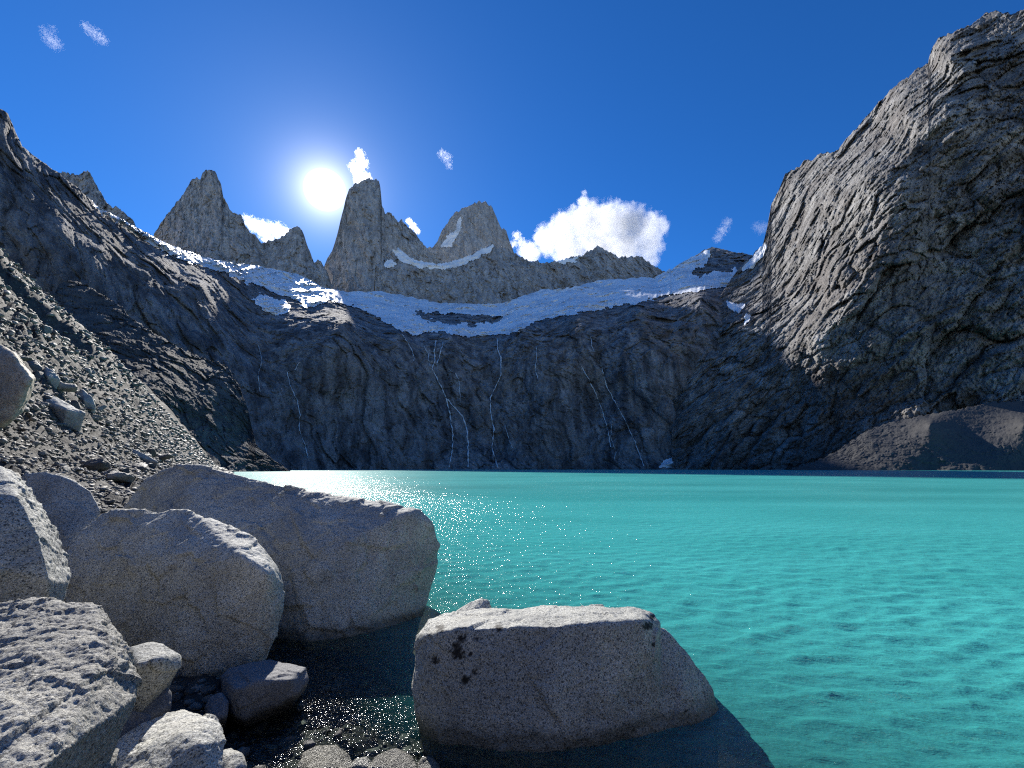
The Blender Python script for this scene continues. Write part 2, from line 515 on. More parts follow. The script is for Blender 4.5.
def poly_sd(px, py, poly):
    """signed distance in pixels to a polygon, positive inside"""
    poly = np.array(poly, float); n = len(poly)
    d = np.full(px.shape, 1e9); ins = np.zeros(px.shape, bool)
    for k in range(n):
        a, b = poly[k], poly[(k + 1) % n]
        e = b - a; wx, wy = px - a[0], py - a[1]
        t = np.clip((wx * e[0] + wy * e[1]) / (e @ e + 1e-9), 0, 1)
        d = np.minimum(d, np.hypot(wx - e[0] * t, wy - e[1] * t))
        c = (a[1] > py) != (b[1] > py)
        xi = a[0] + (py - a[1]) * e[0] / (e[1] if abs(e[1]) > 1e-9 else 1e-9)
        ins ^= c & (px < xi)
    return np.where(ins, d, -d)


def snow_on(sheet, polys, name, holes=(), jag=3.0, thick=7.0, follow=0.35, seed=0, amp=30, snow_rel=0.0):
    nr, nc = sheet.px.shape
    sd_ = np.full(sheet.px.shape, -1e9)
    for pl in polys: sd_ = np.maximum(sd_, poly_sd(sheet.px, sheet.py, pl))
    for pl in holes: sd_ = np.minimum(sd_, -poly_sd(sheet.px, sheet.py, pl))
    q = np.stack([sheet.px / 9.0, sheet.py / 4.0, sheet.px * 0 + seed], -1)
    sd_ = sd_ + jag * fbm(q, 4, seed + 90, 0.6) - 0.8 * sheet.rel * jag * 0.35
    keepv = sd_ > -1.2
    t = thick * sstep(-1.2, 3.5, sd_) - 0.12 * thick
    crev = 15.0 * ridged(np.stack([sheet.px / 24. + 0.2 * sheet.py, sheet.py / 5.0 + 0.02 * sheet.px, sheet.px * 0 + 3], -1), 3, seed + 95, 0.5)
    Ys = np.minimum(sheet.Y, sheet.Y0 - sheet.amp * (follow * sheet.rel + snow_rel)) - t - crev * sstep(0.5, 4, sd_) * snow_crev
    pad = np.pad(sheet.Y, 1, mode='edge'); mn = sheet.Y
    for a in (0, 1, 2):
        for b in (0, 1, 2): mn = np.minimum(mn, pad[a:a + nr, b:b + nc])
    for _ in range(2):
        pad = np.pad(mn, 1, mode='edge'); mn = sum(pad[a:a + nr, b:b + nc] for a in (0, 1, 2) for b in (0, 1, 2)) / 9.0
    Ys = np.minimum(Ys, np.minimum(mn, sheet.Y) - t * 0.6 - 0.3)
    co = P(sheet.px, sheet.py, Ys)
    kf = keepv[:-1, :-1] & keepv[1:, :-1] & keepv[:-1, 1:] & keepv[1:, 1:]
    f = grid_faces(nr, nc, kf)
    used = np.unique(f); remap = np.full(nr * nc, -1); remap[used] = np.arange(len(used))
    o = mesh_obj(name, co.reshape(-1, 3)[used], remap[f], M_SNOW, smooth=True)
    tag(o, kind='structure')
    return o


snow_crev = 1.0

# --- the cirque wall from the lake up to the glacier, and the dark shoulder at its left end
main_ridge = [(-160, 70), (-60, 95), (0, 109), (8, 113), (14, 128), (22, 146), (40, 160), (60, 174), (85, 194), (97, 206), (120, 218), (140, 229), (165, 243),
              (195, 254), (220, 261), (250, 265), (270, 268), (300, 275), (325, 288), (350, 292), (380, 291), (410, 297), (440, 303), (480, 304), (505, 303),
              (520, 297), (540, 290), (570, 288), (600, 280), (630, 278), (655, 277), (672, 268), (688, 259), (705, 251), (716, 248), (730, 251), (745, 254), (780, 262), (830, 280)]
main_pts = [(-160, 470, 230), (0, 469, 300), (100, 469, 430), (240, 469, 600), (340, 469, 760), (430, 469, 860), (520, 469, 900), (600, 469, 890), (690, 469, 830), (780, 469, 760), (830, 469, 740),
            (240, 400, 640), (340, 400, 800), (430, 400, 935), (520, 400, 960), (600, 400, 945), (690, 400, 880), (780, 400, 840),
            (250, 330, 780), (300, 325, 860), (345, 322, 890), (400, 332, 1010), (450, 335, 1090), (520, 330, 1090), (580, 318, 1080), (640, 310, 1050), (700, 300, 1000), (780, 320, 980),
            (250, 290, 980), (330, 300, 1150), (300, 277, 1420), (350, 295, 1520), (400, 297, 1680), (440, 304, 1700), (500, 305, 1700), (540, 296, 1650), (600, 284, 1700), (655, 280, 1700), (700, 254, 1700), (740, 252, 1600),
            (200, 256, 900), (140, 230, 690), (100, 207, 590), (40, 160, 490), (0, 110, 440), (-160, 70, 370),
            (0, 250, 395), (60, 300, 425), (120, 300, 510), (60, 230, 450), (100, 250, 500), (150, 270, 580), (200, 285, 690), (200, 340, 600), (150, 350, 520),
            (640, 285, 1560), (700, 280, 1350), (740, 275, 1330), (-60, 300, 350)]


def main_extra(px, py):
    e = 0
    # bowls (darker recesses) and buttresses of the wall
    e = e + 0.9 * np.exp(-((px - 345) / 55) ** 2 - ((py - 385) / 75) ** 2)
    e = e - 0.9 * np.exp(-((px - 480) / 40) ** 2 - ((py - 385) / 60) ** 2)
    e = e + 0.6 * np.exp(-((px - 545) / 28) ** 2 - ((py - 400) / 70) ** 2)
    e = e - 0.9 * np.exp(-((px - 592) / 22) ** 2 - ((py - 420) / 60) ** 2)
    e = e + 0.9 * np.exp(-((px - 640) / 40) ** 2 - ((py - 375) / 60) ** 2)
    e = e - 0.7 * np.exp(-((px - 270) / 22) ** 2 - ((py - 390) / 60) ** 2)
    return e


main = Sheet(main_ridge, 472.5, RBF(main_pts), -160, 830, 1.0, rows=300, lam=140, amp=28, vert=0.38, block=0.95, seed=1, jag=1.2, extra=main_extra, scale_amp=True)
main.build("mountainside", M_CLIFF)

# --- the spires and far ridge, one terrain sheet each
def cone(y0, py0, k, cx=None, bulge=0.0, width=40):
    def f(px, py):
        d = y0 + (py0 - py) * k
        if cx is not None: d = d + bulge * ((px - cx) / width) ** 2
        return d
    return f


def peak(name, ridge, base, depth, lam=110, amp=30, seed=0, jag=2.0, vert=0.22, block=0.95, jl=5):
    s = Sheet(ridge, base, depth, ridge[0][0], ridge[-1][0], 0.8, lam=lam, amp=amp, vert=vert, seed=seed, jag=jag, jaglam=jl, block=block)
    s.build(name, M_PEAK, back=((0.01, 0.02), (0.05, 0.25), (0.12, 0.7), (0.16, 0.98)))
    return s


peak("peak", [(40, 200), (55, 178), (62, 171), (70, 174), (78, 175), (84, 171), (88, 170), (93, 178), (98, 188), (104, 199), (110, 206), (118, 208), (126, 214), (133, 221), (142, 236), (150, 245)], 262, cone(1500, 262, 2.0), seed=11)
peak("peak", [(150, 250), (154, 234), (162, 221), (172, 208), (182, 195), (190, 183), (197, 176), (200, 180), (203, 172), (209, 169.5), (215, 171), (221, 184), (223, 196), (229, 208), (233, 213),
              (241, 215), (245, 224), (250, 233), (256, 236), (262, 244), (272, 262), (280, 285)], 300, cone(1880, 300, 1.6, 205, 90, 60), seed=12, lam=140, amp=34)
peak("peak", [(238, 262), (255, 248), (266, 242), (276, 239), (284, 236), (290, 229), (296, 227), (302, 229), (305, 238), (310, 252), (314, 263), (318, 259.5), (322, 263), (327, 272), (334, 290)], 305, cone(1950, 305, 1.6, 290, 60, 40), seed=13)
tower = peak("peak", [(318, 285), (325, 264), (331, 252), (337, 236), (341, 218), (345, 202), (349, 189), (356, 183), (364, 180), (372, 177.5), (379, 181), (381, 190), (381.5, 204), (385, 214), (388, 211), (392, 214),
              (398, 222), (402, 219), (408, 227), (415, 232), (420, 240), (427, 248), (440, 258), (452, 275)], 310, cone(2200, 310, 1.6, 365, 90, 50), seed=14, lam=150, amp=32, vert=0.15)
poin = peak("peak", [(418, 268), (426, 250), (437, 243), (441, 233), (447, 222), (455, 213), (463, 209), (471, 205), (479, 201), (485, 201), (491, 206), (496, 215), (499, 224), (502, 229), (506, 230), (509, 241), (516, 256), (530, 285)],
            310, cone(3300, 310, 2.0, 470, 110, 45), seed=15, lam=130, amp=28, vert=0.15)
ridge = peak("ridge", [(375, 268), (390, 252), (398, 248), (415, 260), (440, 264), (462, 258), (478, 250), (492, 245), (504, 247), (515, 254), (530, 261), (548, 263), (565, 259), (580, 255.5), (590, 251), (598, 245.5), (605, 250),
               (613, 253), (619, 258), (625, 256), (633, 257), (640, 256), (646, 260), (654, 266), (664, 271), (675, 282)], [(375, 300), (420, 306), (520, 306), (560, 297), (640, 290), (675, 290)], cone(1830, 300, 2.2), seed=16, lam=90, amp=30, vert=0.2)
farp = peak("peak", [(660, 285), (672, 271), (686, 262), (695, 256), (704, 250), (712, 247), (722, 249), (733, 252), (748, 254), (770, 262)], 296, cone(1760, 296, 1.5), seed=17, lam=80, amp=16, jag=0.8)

# --- ice
snow_on(main, [[(92, 200), (130, 219), (165, 240), (200, 252), (250, 262), (300, 272), (330, 286), (380, 288), (430, 296), (500, 300), (545, 288), (600, 278), (655, 274), (685, 257), (712, 246),
                (708, 262), (690, 275), (722, 272), (745, 268), (738, 284), (700, 291), (660, 296), (640, 303), (600, 309), (560, 316), (535, 322), (515, 333), (490, 334), (468, 336), (440, 331), (415, 335),
                (395, 328), (375, 316), (352, 305), (330, 300), (310, 308), (286, 296), (262, 286), (240, 280), (215, 268), (190, 263), (165, 252), (130, 231), (100, 212)],
               [(262, 292), (285, 300), (292, 310), (275, 316), (262, 308), (252, 300)]],
        "glacier", holes=[[(416, 312), (440, 313), (470, 314), (502, 316), (500, 322), (480, 325), (450, 324), (425, 320)],
                          [(690, 272), (715, 262), (742, 258), (740, 263), (712, 270), (700, 278)],
                          [(250, 288), (275, 292), (290, 300), (275, 300)]], jag=3.2, seed=3, thick=11, follow=0.42)
snow_crev = 0.3
snow_on(ridge, [[(388, 238), (395, 244), (408, 256), (428, 262), (452, 261.5), (474, 254), (495, 243), (490, 251), (468, 263), (445, 269), (420, 268), (404, 262), (396, 256)],
                [(383, 262), (392, 260), (397, 264), (393, 268), (386, 267)], [(553, 263), (566, 259), (582, 256), (572, 262)]], "snowfield", jag=2.2, thick=9, seed=4)
snow_on(poin, [[(441, 246), (447, 238), (455, 229), (458, 221), (461, 217), (462, 221), (459, 232), (455, 238), (451, 247)]], "snow_couloir", jag=2.2, thick=6, seed=5)

# --- the big wall on the right
rc_ridge = [(672, 380), (684, 352), (694, 334), (703, 318), (712, 305), (722, 294), (730, 280), (742, 266), (752, 256), (762, 245), (767, 228), (771, 208), (778, 190), (785, 175), (800, 165), (806, 160), (815, 157), (822, 153), (838, 151),
            (843, 142), (850, 135), (860, 124), (870, 113), (880, 101), (890, 91), (900, 82), (912, 73), (922, 66), (928, 63), (931, 50), (938, 40), (948, 33), (955, 31), (965, 27), (975, 21), (983, 17), (986, 12),
            (1000, 11), (1012, 13), (1024, 9), (1080, -15), (1160, -40)]
rc_pts = [(680, 469, 800), (720, 469, 740), (780, 469, 690), (850, 469, 610), (920, 469, 540), (1024, 469, 480), (1160, 469, 440),
          (690, 400, 830), (740, 400, 760), (800, 400, 690), (860, 400, 600), (930, 400, 545), (1024, 400, 495), (1160, 400, 450),
          (700, 340, 930), (740, 330, 860), (780, 340, 745), (815, 340, 640), (850, 330, 590), (930, 330, 555), (1024, 330, 505), (1160, 330, 460),
          (740, 272, 1180), (770, 280, 990), (810, 280, 770), (840, 270, 640), (870, 260, 595), (940, 250, 565), (1024, 250, 515), (1160, 250, 470),
          (772, 205, 1230), (800, 200, 1010), (840, 190, 770), (870, 180, 650), (900, 180, 595), (960, 170, 570), (1024, 170, 525),
          (800, 166, 1150), (840, 152, 950), (870, 114, 920), (880, 140, 760), (910, 120, 640), (940, 100, 600), (1000, 100, 560), (928, 64, 800), (950, 60, 640), (985, 14, 700), (1024, 50, 570), (1024, 10, 620), (1160, -40, 560)]


def rc_extra(px, py):
    e = 1.6 * np.exp(-((px - 735) / 30) ** 2 - ((py - 318) / 22) ** 2)
    e = e - 1.2 * np.exp(-((px - 712) / 14) ** 2 - ((py - 335) / 16) ** 2)
    e = e + 0.8 * np.exp(-((px - 900) / 35) ** 2 - ((py - 200) / 60) ** 2)
    e = e - 0.9 * np.exp(-((px - 950) / 30) ** 2 - ((py - 250) / 60) ** 2)
    e = e - 0.8 * np.exp(-((px - 905) / 22) ** 2 - ((py - 130) / 22) ** 2)
    return e


rc = Sheet(rc_ridge, 472.5, RBF(rc_pts), 672, 1160, 1.0, rows=380, lam=90, amp=19, vert=0.8, block=1.0, warp=0.05, dip=-0.55, facets=((1.1, 0.55), (2.7, 0.36), (6.5, 0.20), (15.0, 0.11), (33.0, 0.07)), seed=21, jag=2.4, jaglam=8, extra=rc_extra)
rc.build("rock_wall", M_RCLIFF)
snow_on(rc, [[(742, 270), (752, 258), (764, 243), (768, 246), (760, 258), (752, 268)], [(725, 300), (745, 305), (738, 314), (728, 308)], [(745, 312), (752, 316), (744, 326)]], "snow_ledge", jag=1.5, thick=5, seed=6, amp=17)

# --- gravel fan at the right foot, spur at the left
fan = Sheet([(790, 470), (815, 462), (835, 452), (852, 441), (868, 430), (885, 424), (920, 416), (950, 411), (975, 406), (992, 402), (1010, 402), (1024, 401), (1160, 398)], 473,
            RBF([(790, 472, 520), (840, 472, 478), (868, 432, 490), (930, 472, 428), (930, 425, 450), (930, 414, 480), (1024, 472, 395), (1024, 425, 418), (1024, 402, 478), (1160, 472, 362), (1160, 425, 388), (1160, 398, 455)]),
            790, 1160, 0.8, rows=100, lam=14, amp=1.3, vert=0.8, block=1.0, seed=31, jag=1.6, jaglam=6)
fan.build("gravel_fan", M_FAN, back=((0.05, 0.0), (0.2, 0.3), (0.3, 1.0)))
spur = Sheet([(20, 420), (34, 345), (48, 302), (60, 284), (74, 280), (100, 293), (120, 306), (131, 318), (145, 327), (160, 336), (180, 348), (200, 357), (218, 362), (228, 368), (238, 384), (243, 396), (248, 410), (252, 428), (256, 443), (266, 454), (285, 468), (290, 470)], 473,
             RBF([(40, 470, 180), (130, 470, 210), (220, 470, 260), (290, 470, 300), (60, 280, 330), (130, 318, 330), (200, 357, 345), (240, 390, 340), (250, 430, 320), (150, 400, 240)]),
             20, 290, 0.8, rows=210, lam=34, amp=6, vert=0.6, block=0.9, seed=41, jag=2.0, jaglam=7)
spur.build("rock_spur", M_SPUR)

# ------------------------------------------------------------------ waterfalls on the wall
def waterfall(pts, wpx, label, sheet=main, seed=0):
    pts = np.array(pts, float)
    seg = np.r_[0, np.cumsum(np.hypot(*np.diff(pts, axis=0).T))]
    s = np.arange(0, seg[-1], 1.0)
    x = np.interp(s, seg, pts[:, 0]); y = np.interp(s, seg, pts[:, 1])
    nz = np.stack([s / 6, s * 0 + seed, s * 0], -1)
    x = x + 0.8 * fbm(nz, 3, seed)
    w = 1.3 * wpx * np.clip(0.62 + 0.9 * fbm(nz * 1.3, 3, seed + 5), 0.15, 1.6)
    Y = np.array([sheet.at(a, b) for a, b in zip(x, y)])
    Y = np.minimum(Y, np.r_[Y[1:], Y[-1]]); Y = np.minimum(Y, np.r_[Y[0], Y[:-1]])
    m = Y / FPX
    c = P(x, y, Y - 0.8)
    L = c.copy(); L[:, 0] -= w * m * 0.5; R = c.copy(); R[:, 0] += w * m * 0.5
    F = P(x, y, Y - 2.2); B = P(x, y, Y + 1.5)
    v = np.stack([L, F, R, B], 1)
    n = len(s); idx = np.arange(n * 4).reshape(n, 4)
    f = [np.stack([idx[:-1, k], idx[:-1, (k + 1) % 4], idx[1:, (k + 1) % 4], idx[1:, k]], -1) for k in range(4)]
    o = mesh_obj("waterfall", v.reshape(-1, 3), np.concatenate(f), M_FALL, smooth=True)
    tag(o, label, "waterfall", "waterfalls down the dark cirque wall")


G = [([(402, 334), (408, 343), (413, 352), (414, 361)], 0.9, "short curved waterfall high under the left tongue of the glacier"),
     ([(436, 340), (434, 352), (435, 361), (432, 369), (440, 384), (446, 398)], 1.1, "twin-stranded waterfall starting below the gap in the glacier"),
     ([(443, 342), (440, 354), (437, 364)], 0.9, "thin upper strand just right of the twin waterfall"),
     ([(446, 398), (450, 415), (453, 435), (452, 452), (449, 467)], 1.2, "left leg of the forked waterfall that reaches the lake"),
     ([(447, 399), (456, 409), (463, 417), (467, 430), (468, 448), (468, 468)], 1.7, "widest white waterfall, right leg of the fork that reaches the lake"),
     ([(448, 369), (455, 373), (459, 380), (460, 392), (460, 405)], 0.7, "faint waterfall dropping from small snow scraps above the fork"),
     ([(497, 338), (498, 350), (501, 358), (501, 375), (495, 388), (490, 398), (491, 415), (494, 430), (492, 448), (498, 468)], 1.1, "long wavering waterfall in the middle of the dark wall"),
     ([(300, 360), (295, 370), (287, 372), (290, 385), (297, 400), (300, 415), (299, 430), (305, 445), (308, 458)], 0.9, "waterfall in the gully left of the big rounded buttress"),
     ([(581, 366), (588, 378), (595, 392), (602, 410), (608, 430), (611, 448)], 0.9, "straight thin waterfall slanting down left of the deep recess"),
     ([(602, 368), (606, 385), (614, 400), (625, 420), (634, 440), (644, 466)], 1.0, "long straight waterfall slanting right toward the snow patch"),
     ([(699, 378), (701, 392), (697, 405), (692, 420), (687, 434)], 0.9, "lone waterfall in the gully above the shoreline snow patch"),
     ([(536, 346), (537, 356), (535, 368), (538, 380)], 0.7, "short faint waterfall on the dark streaked wall right of the middle fall"),
     ([(505, 425), (508, 436), (512, 448)], 0.7, "short lowest waterfall right beside the long wavering one"),
     ([(591, 336), (592, 346), (594, 352)], 0.8, "stubby waterfall just under the glacier rim above the slanting falls"),
     ([(424, 346), (428, 354), (430, 366)], 0.7, "faint strand between the short curved fall and the twin fall"),
     ([(612, 420), (611, 438), (616, 452), (614, 460)], 0.6, "faint lower thread beside the straight slanting waterfall"),
     ([(258, 345), (262, 360), (258, 376), (260, 392)], 0.7, "leftmost thin waterfall behind the sunlit rock spur")]
for k, (p, w, l) in enumerate(G):
    waterfall(p, w, l, seed=k * 3 + 1)
snow_crev = 0.2
snow_on(main, [[(659, 467), (664, 461), (672, 458), (680, 456), (680, 462), (672, 467)]], "snow_patch", jag=0.8, thick=8, seed=8)

# ------------------------------------------------------------------ shore terrain and lake bed
AL = math.atan((238 - 512) / FPX * 1.0)
SHORE = np.array([(-2.4 + 700 * math.sin(AL), 3.9 + 700 * math.cos(AL)), (-2.4, 3.9), (-1.7, 2.9), (-0.7, 2.35), (0.3, 1.6), (1.5, 0.4), (6, -4), (40, -20)])


def shore_s(x, y):
    """signed distance to the shoreline, land positive"""
    d = np.full(np.shape(x), 1e9); sgn = np.ones(np.shape(x))
    for a, b in zip(SHORE[:-1], SHORE[1:]):
        e = b - a
        t = np.clip(((x - a[0]) * e[0] + (y - a[1]) * e[1]) / (e @ e), 0, 1)
        dx, dy = x - a[0] - e[0] * t, y - a[1] - e[1] * t
        dd = np.hypot(dx, dy)
        cr = e[0] * (y - a[1]) - e[1] * (x - a[0])
        m = dd < d
        d = np.where(m, dd, d); sgn = np.where(m, np.where(cr < 0, 1, -1), sgn)
    return d * sgn


def terr(x, y, fine=True):
    x = np.asarray(x, float); y = np.asarray(y, float)
    s = shore_s(x, y)
    r = np.hypot(x, y)
    left = sstep(-1.0, -5.0, x)
    slope = 0.15 * np.clip(s, 0, 2.5) + 0.40 * np.clip(s - 2.5, 0, 4) * left + 0.92 * np.clip(s - 6.5, 0, 1e9) * left
    land = slope
    water = -np.minimum(0.16 * np.clip(-s, 0, 1.3) + 0.42 * np.clip(-s - 1.3, 0, 99), 3.2)
    z = np.where(s > 0, land, water)
    q = np.stack([x, y, x * 0], -1)
    up = sstep(2, 25, s)
    a = math.cos(AL), math.sin(AL)
    tt = x * math.sin(AL) + y * math.cos(AL)
    g = np.stack([tt / 26., s / 90., s * 0], -1)
    z = z + up * 5.0 * ridged(g, 3, 51) * np.clip(s / 40, 0, 1)
    z = z + up * 2.2 * relief(np.stack([tt, s, z * 0.3], -1), 16, 52, 1, 1.0) * np.clip(r / 60, 0.15, 1)
    z = z + sstep(0.2, 5, s) * 0.28 * worley(q / 2.2, 53) * left
    if fine:
        z = z + 0.07 * worley(q / 0.55, 54) + 0.03 * worley(q / 0.2, 55) + 0.05 * fbm(q / 0.9, 3, 56)
    return z


na, nrr = 820, 560
AZ = np.radians(np.linspace(-88, 72, na)); RR = np.exp(np.linspace(math.log(0.8), math.log(420), nrr))
gx = RR[:, None] * np.sin(AZ)[None]; gy = RR[:, None] * np.cos(AZ)[None]
gz = terr(gx, gy)
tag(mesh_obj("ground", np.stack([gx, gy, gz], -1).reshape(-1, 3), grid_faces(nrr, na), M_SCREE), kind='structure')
# the rubble moraine behind the photographer, unseen, added to bounce sun onto boulder fronts
AZ2 = np.radians(np.linspace(74, 262, 150)); RR2 = np.exp(np.linspace(math.log(3.0), math.log(260), 110))
mx = RR2[:, None] * np.sin(AZ2)[None]; my = RR2[:, None] * np.cos(AZ2)[None]
mz = terr(mx, my, False) * 0 + 0.1 + 0.42 * np.clip(RR2[:, None] - 3.5, 0, 60) + 0.15 * np.clip(RR2[:, None] - 63, 0, 999)
mz = mz * sstep(74, 110, np.degrees(AZ2))[None] + 0.10 * worley(np.stack([mx, my, mx * 0], -1) / 1.1, 58) + 0.02 * RR2[:, None] * fbm(np.stack([mx / RR2[:, None] * 4, my / RR2[:, None] * 4, np.log(RR2)[:, None] * 5 + mx * 0], -1), 4, 59) - 0.1
tag(mesh_obj("bounce_moraine", np.stack([mx, my, mz], -1).reshape(-1, 3), grid_faces(*mx.shape), M_MOR), kind='structure')
# ground behind the camera and under everything, out to the hills
S = 3000
tag(mesh_obj("valley_floor", [(-S, -S, -6), (S, -S, -6), (S, S, -6), (-S, S, -6)], [(0, 1, 2, 3)], M_FAN), kind='structure')

# ------------------------------------------------------------------ lake
na, nrr = 900, 780
AZ = np.radians(np.linspace(-66, 66, na)); RR = np.exp(np.linspace(math.log(1.2), math.log(1150), nrr))
wx = RR[:, None] * np.sin(AZ)[None]; wy = RR[:, None] * np.cos(AZ)[None]
sh = shore_s(wx, wy)
wz = np.zeros_like(wx)
cell = RR[:, None] * 0.0088
wr = np.random.default_rng(3)
q0 = np.stack([wx / 3.1, wy / 3.1, wx * 0], -1)
wob = fbm(q0, 3, 61) * 0.9
calm = 0.25 + 0.75 * sstep(0.3, 5.0, -sh)
for k in range(46):
    lam = 0.13 * (9 ** (k / 45.0))
    a = math.radians(-100 + wr.normal() * 26)
    amp = 0.0062 * lam ** 0.85 * (0.7 + 0.6 * wr.random())
    kx, ky = math.cos(a) * 2 * math.pi / lam, math.sin(a) * 2 * math.pi / lam
    ph = wr.random() * 6.28
    fade = np.clip((lam / cell - 3.5) / 4, 0, 1)
    s_ = np.sin(kx * wx + ky * wy + ph + wob * (1.5 + 0.5 / lam))
    wz += amp * fade * (1 - np.abs(s_)) * 1.3 - amp * fade * 0.5
wz *= calm * (0.75 + 0.5 * np.clip(fbm(np.stack([wx / 9, wy / 5, wx * 0], -1), 3, 66), -1, 1))
bed = terr(wx, wy, False)
depth = np.clip(-bed, 0, 3)
murk = 1 - np.exp(-np.clip(depth - 0.14, 0, 3) / 0.95)
murk = np.where(wy > 60, 1, murk)
lake = mesh_obj("lake", np.stack([wx, wy, wz], -1).reshape(-1, 3), grid_faces(nrr, na), M_WATER, smooth=True, attrs={'murk': murk, 'far': sstep(6, 45, np.hypot(wx, wy))})
tag(lake, kind='structure')

# ------------------------------------------------------------------ boulders
def evaluated(o):
    dg = bpy.context.evaluated_depsgraph_get(); dg.update()
    me = bpy.data.meshes.new_from_object(o.evaluated_get(dg))
    return me


def hull_bm(bm, pts):
    vs = [bm.verts.new(p) for p in pts]
    r = bmesh.ops.convex_hull(bm, input=vs)
    bad = [e for e in r['geom_interior'] if isinstance(e, bmesh.types.BMVert)]
    unused = [e for e in r['geom_unused'] if isinstance(e, bmesh.types.BMVert)]
    bmesh.ops.delete(bm, geom=list(set(bad + unused)), context='VERTS')


def boulder(label, mat, hulls, voxel=0.016, smooth=4, amp=(0.030, 0.016, 0.006), lam=(0.7, 0.22, 0.06), back=0.9, shrink=0.75, foot=-0.5, seed=0, group="boulders on the shore", lichen=None, rough_up=0.0, name="boulder", grow=0.012):
    bm = bmesh.new()
    for h in hulls:
        pts = np.array(h, float)
        p3 = P(pts[:, 0], pts[:, 1], pts[:, 2])
        c = pts.mean(0)
        bk = np.stack([c[0] + (pts[:, 0] - c[0]) * shrink, c[1] + (pts[:, 1] - c[1]) * shrink * 0.8 + 4, pts[:, 2] + back], -1)
        b3 = P(bk[:, 0], bk[:, 1], bk[:, 2])
        allp = np.concatenate([p3, b3])
        low = allp[allp[:, 2] < np.percentile(allp[:, 2], 35)].copy(); low[:, 2] = np.minimum(low[:, 2] + foot, low[:, 2])
        cc = low.mean(0); low[:, :2] = cc[:2] + (low[:, :2] - cc[:2]) * 0.82
        hull_bm(bm, np.concatenate([allp, low]))
    me = bpy.data.meshes.new("tmp"); bm.to_mesh(me); bm.free()
    o = bpy.data.objects.new("tmp", me); COL.objects.link(o)
    rm = o.modifiers.new("r", 'REMESH'); rm.mode = 'VOXEL'; rm.voxel_size = voxel
    sm = o.modifiers.new("s", 'SMOOTH'); sm.iterations = smooth; sm.factor = 0.5
    m2 = evaluated(o)
    bpy.data.objects.remove(o); bpy.data.meshes.remove(me)
    n = len(m2.vertices)
    co = np.empty(n * 3, np.float32); m2.vertices.foreach_get('co', co); co = co.reshape(-1, 3).astype(float)
    nr = np.empty(n * 3, np.float32); m2.vertices.foreach_get('normal', nr); nr = nr.reshape(-1, 3).astype(float)
    q = co + seed * 7.7
    d = amp[0] * fbm(q / lam[0], 3, seed) + amp[0] * 0.7 * worley(q / lam[0] / 0.8, seed + 1)
    d = d + amp[1] * worley(q / lam[1], seed + 2) * (0.4 + 0.8 * np.clip(fbm(q / 0.5, 2, seed + 7) + 0.4, 0, 1))
    d = d + amp[2] * fbm(q / lam[2], 3, seed + 3, 0.6)
    if rough_up:
        u = sstep(0.05, 0.6, nr @ sd)
        d = d - rough_up * u * np.clip(0.55 * ridged(q * np.array([0.45, 1.3, 2.0]) / 0.15, 5, seed + 9, 0.62) + (0.7 * worley(q * np.array([0.6, 1.2, 1.6]) / 0.11, seed + 10) + 0.5 * worley(q / 0.035, seed + 11)) * np.clip(0.6 + 1.2 * fbm(q / 0.4, 2, seed + 12), 0.1, 1.5), -1.2, 1.3)
    co = co + nr * (d + grow)[:, None]
    m2.vertices.foreach_set('co', co.astype(np.float32).ravel())
    la = np.zeros(n)
    if lichen:
        px, py = proj(co)
        toward = ((np.array([0, 0, CAMH]) - co) * nr).sum(-1) > 0
        for x, y, r in lichen:
            dd = np.hypot(px - x, (py - y)) + r * 0.8 * fbm(q / 0.022, 4, seed + 20)
            la = np.maximum(la, np.where(toward, sstep(r * 1.15, r * 0.6, dd), 0))
    at = m2.attributes.new('lichen', 'FLOAT', 'POINT'); at.data.foreach_set('value', la.astype(np.float32))
    m2.polygons.foreach_set('use_smooth', np.ones(len(m2.polygons), bool))
    m2.update()
    # origin at the base
    base = co.min(0); org = np.array([co[:, 0].mean(), co[:, 1].mean(), base[2]])
    m2.vertices.foreach_set('co', (co - org).astype(np.float32).ravel()); m2.update()
    m2.materials.clear(); m2.materials.append(mat)
    m2.name = name
    ob = bpy.data.objects.new(name, m2); ob.location = org
    COL.objects.link(ob)
    tag(ob, label, "boulder", group)
    return ob


# the flat-topped block standing in the water
boulder("flat-topped granite block standing in the turquoise water with black lichen spots", M_GRAN,
        [[(411, 655, 3.7), (415, 635, 3.75), (428, 620, 3.85), (445, 612, 4.0), (480, 608, 4.15), (560, 607, 4.15), (630, 607, 4.15), (650, 613, 4.0), (660, 622, 3.9),
          (440, 632, 3.5), (480, 628, 3.48), (560, 626, 3.48), (640, 621, 3.58), (655, 632, 3.7), (411, 690, 3.6), (416, 724, 3.6), (440, 740, 3.46), (500, 749, 3.38), (545, 748, 3.38), (600, 742, 3.45), (650, 730, 3.6), (660, 700, 3.62)],
         [(640, 626, 3.85), (663, 629, 3.92), (669, 641, 3.92), (690, 656, 3.92), (704, 674, 3.92), (714, 692, 3.92), (721, 714, 3.88), (700, 722, 3.72), (640, 735, 3.55), (610, 690, 3.62), (650, 660, 3.72), (690, 690, 3.75), (600, 740, 3.5)]],
        voxel=0.013, smooth=2, seed=1, back=0.5, amp=(0.020, 0.014, 0.005), grow=0.006,
        lichen=[(440, 628, 4.8), (462, 638, 5.3), (499, 628, 4.3), (458, 652, 7.5), (455, 646, 3.2), (435, 660, 4.3), (475, 672, 3.6), (465, 679, 4.3), (477, 639, 2.4), (648, 626, 4.8), (652, 617, 3.2), (653, 644, 2.1), (686, 711, 1.6), (470, 655, 2.6)])
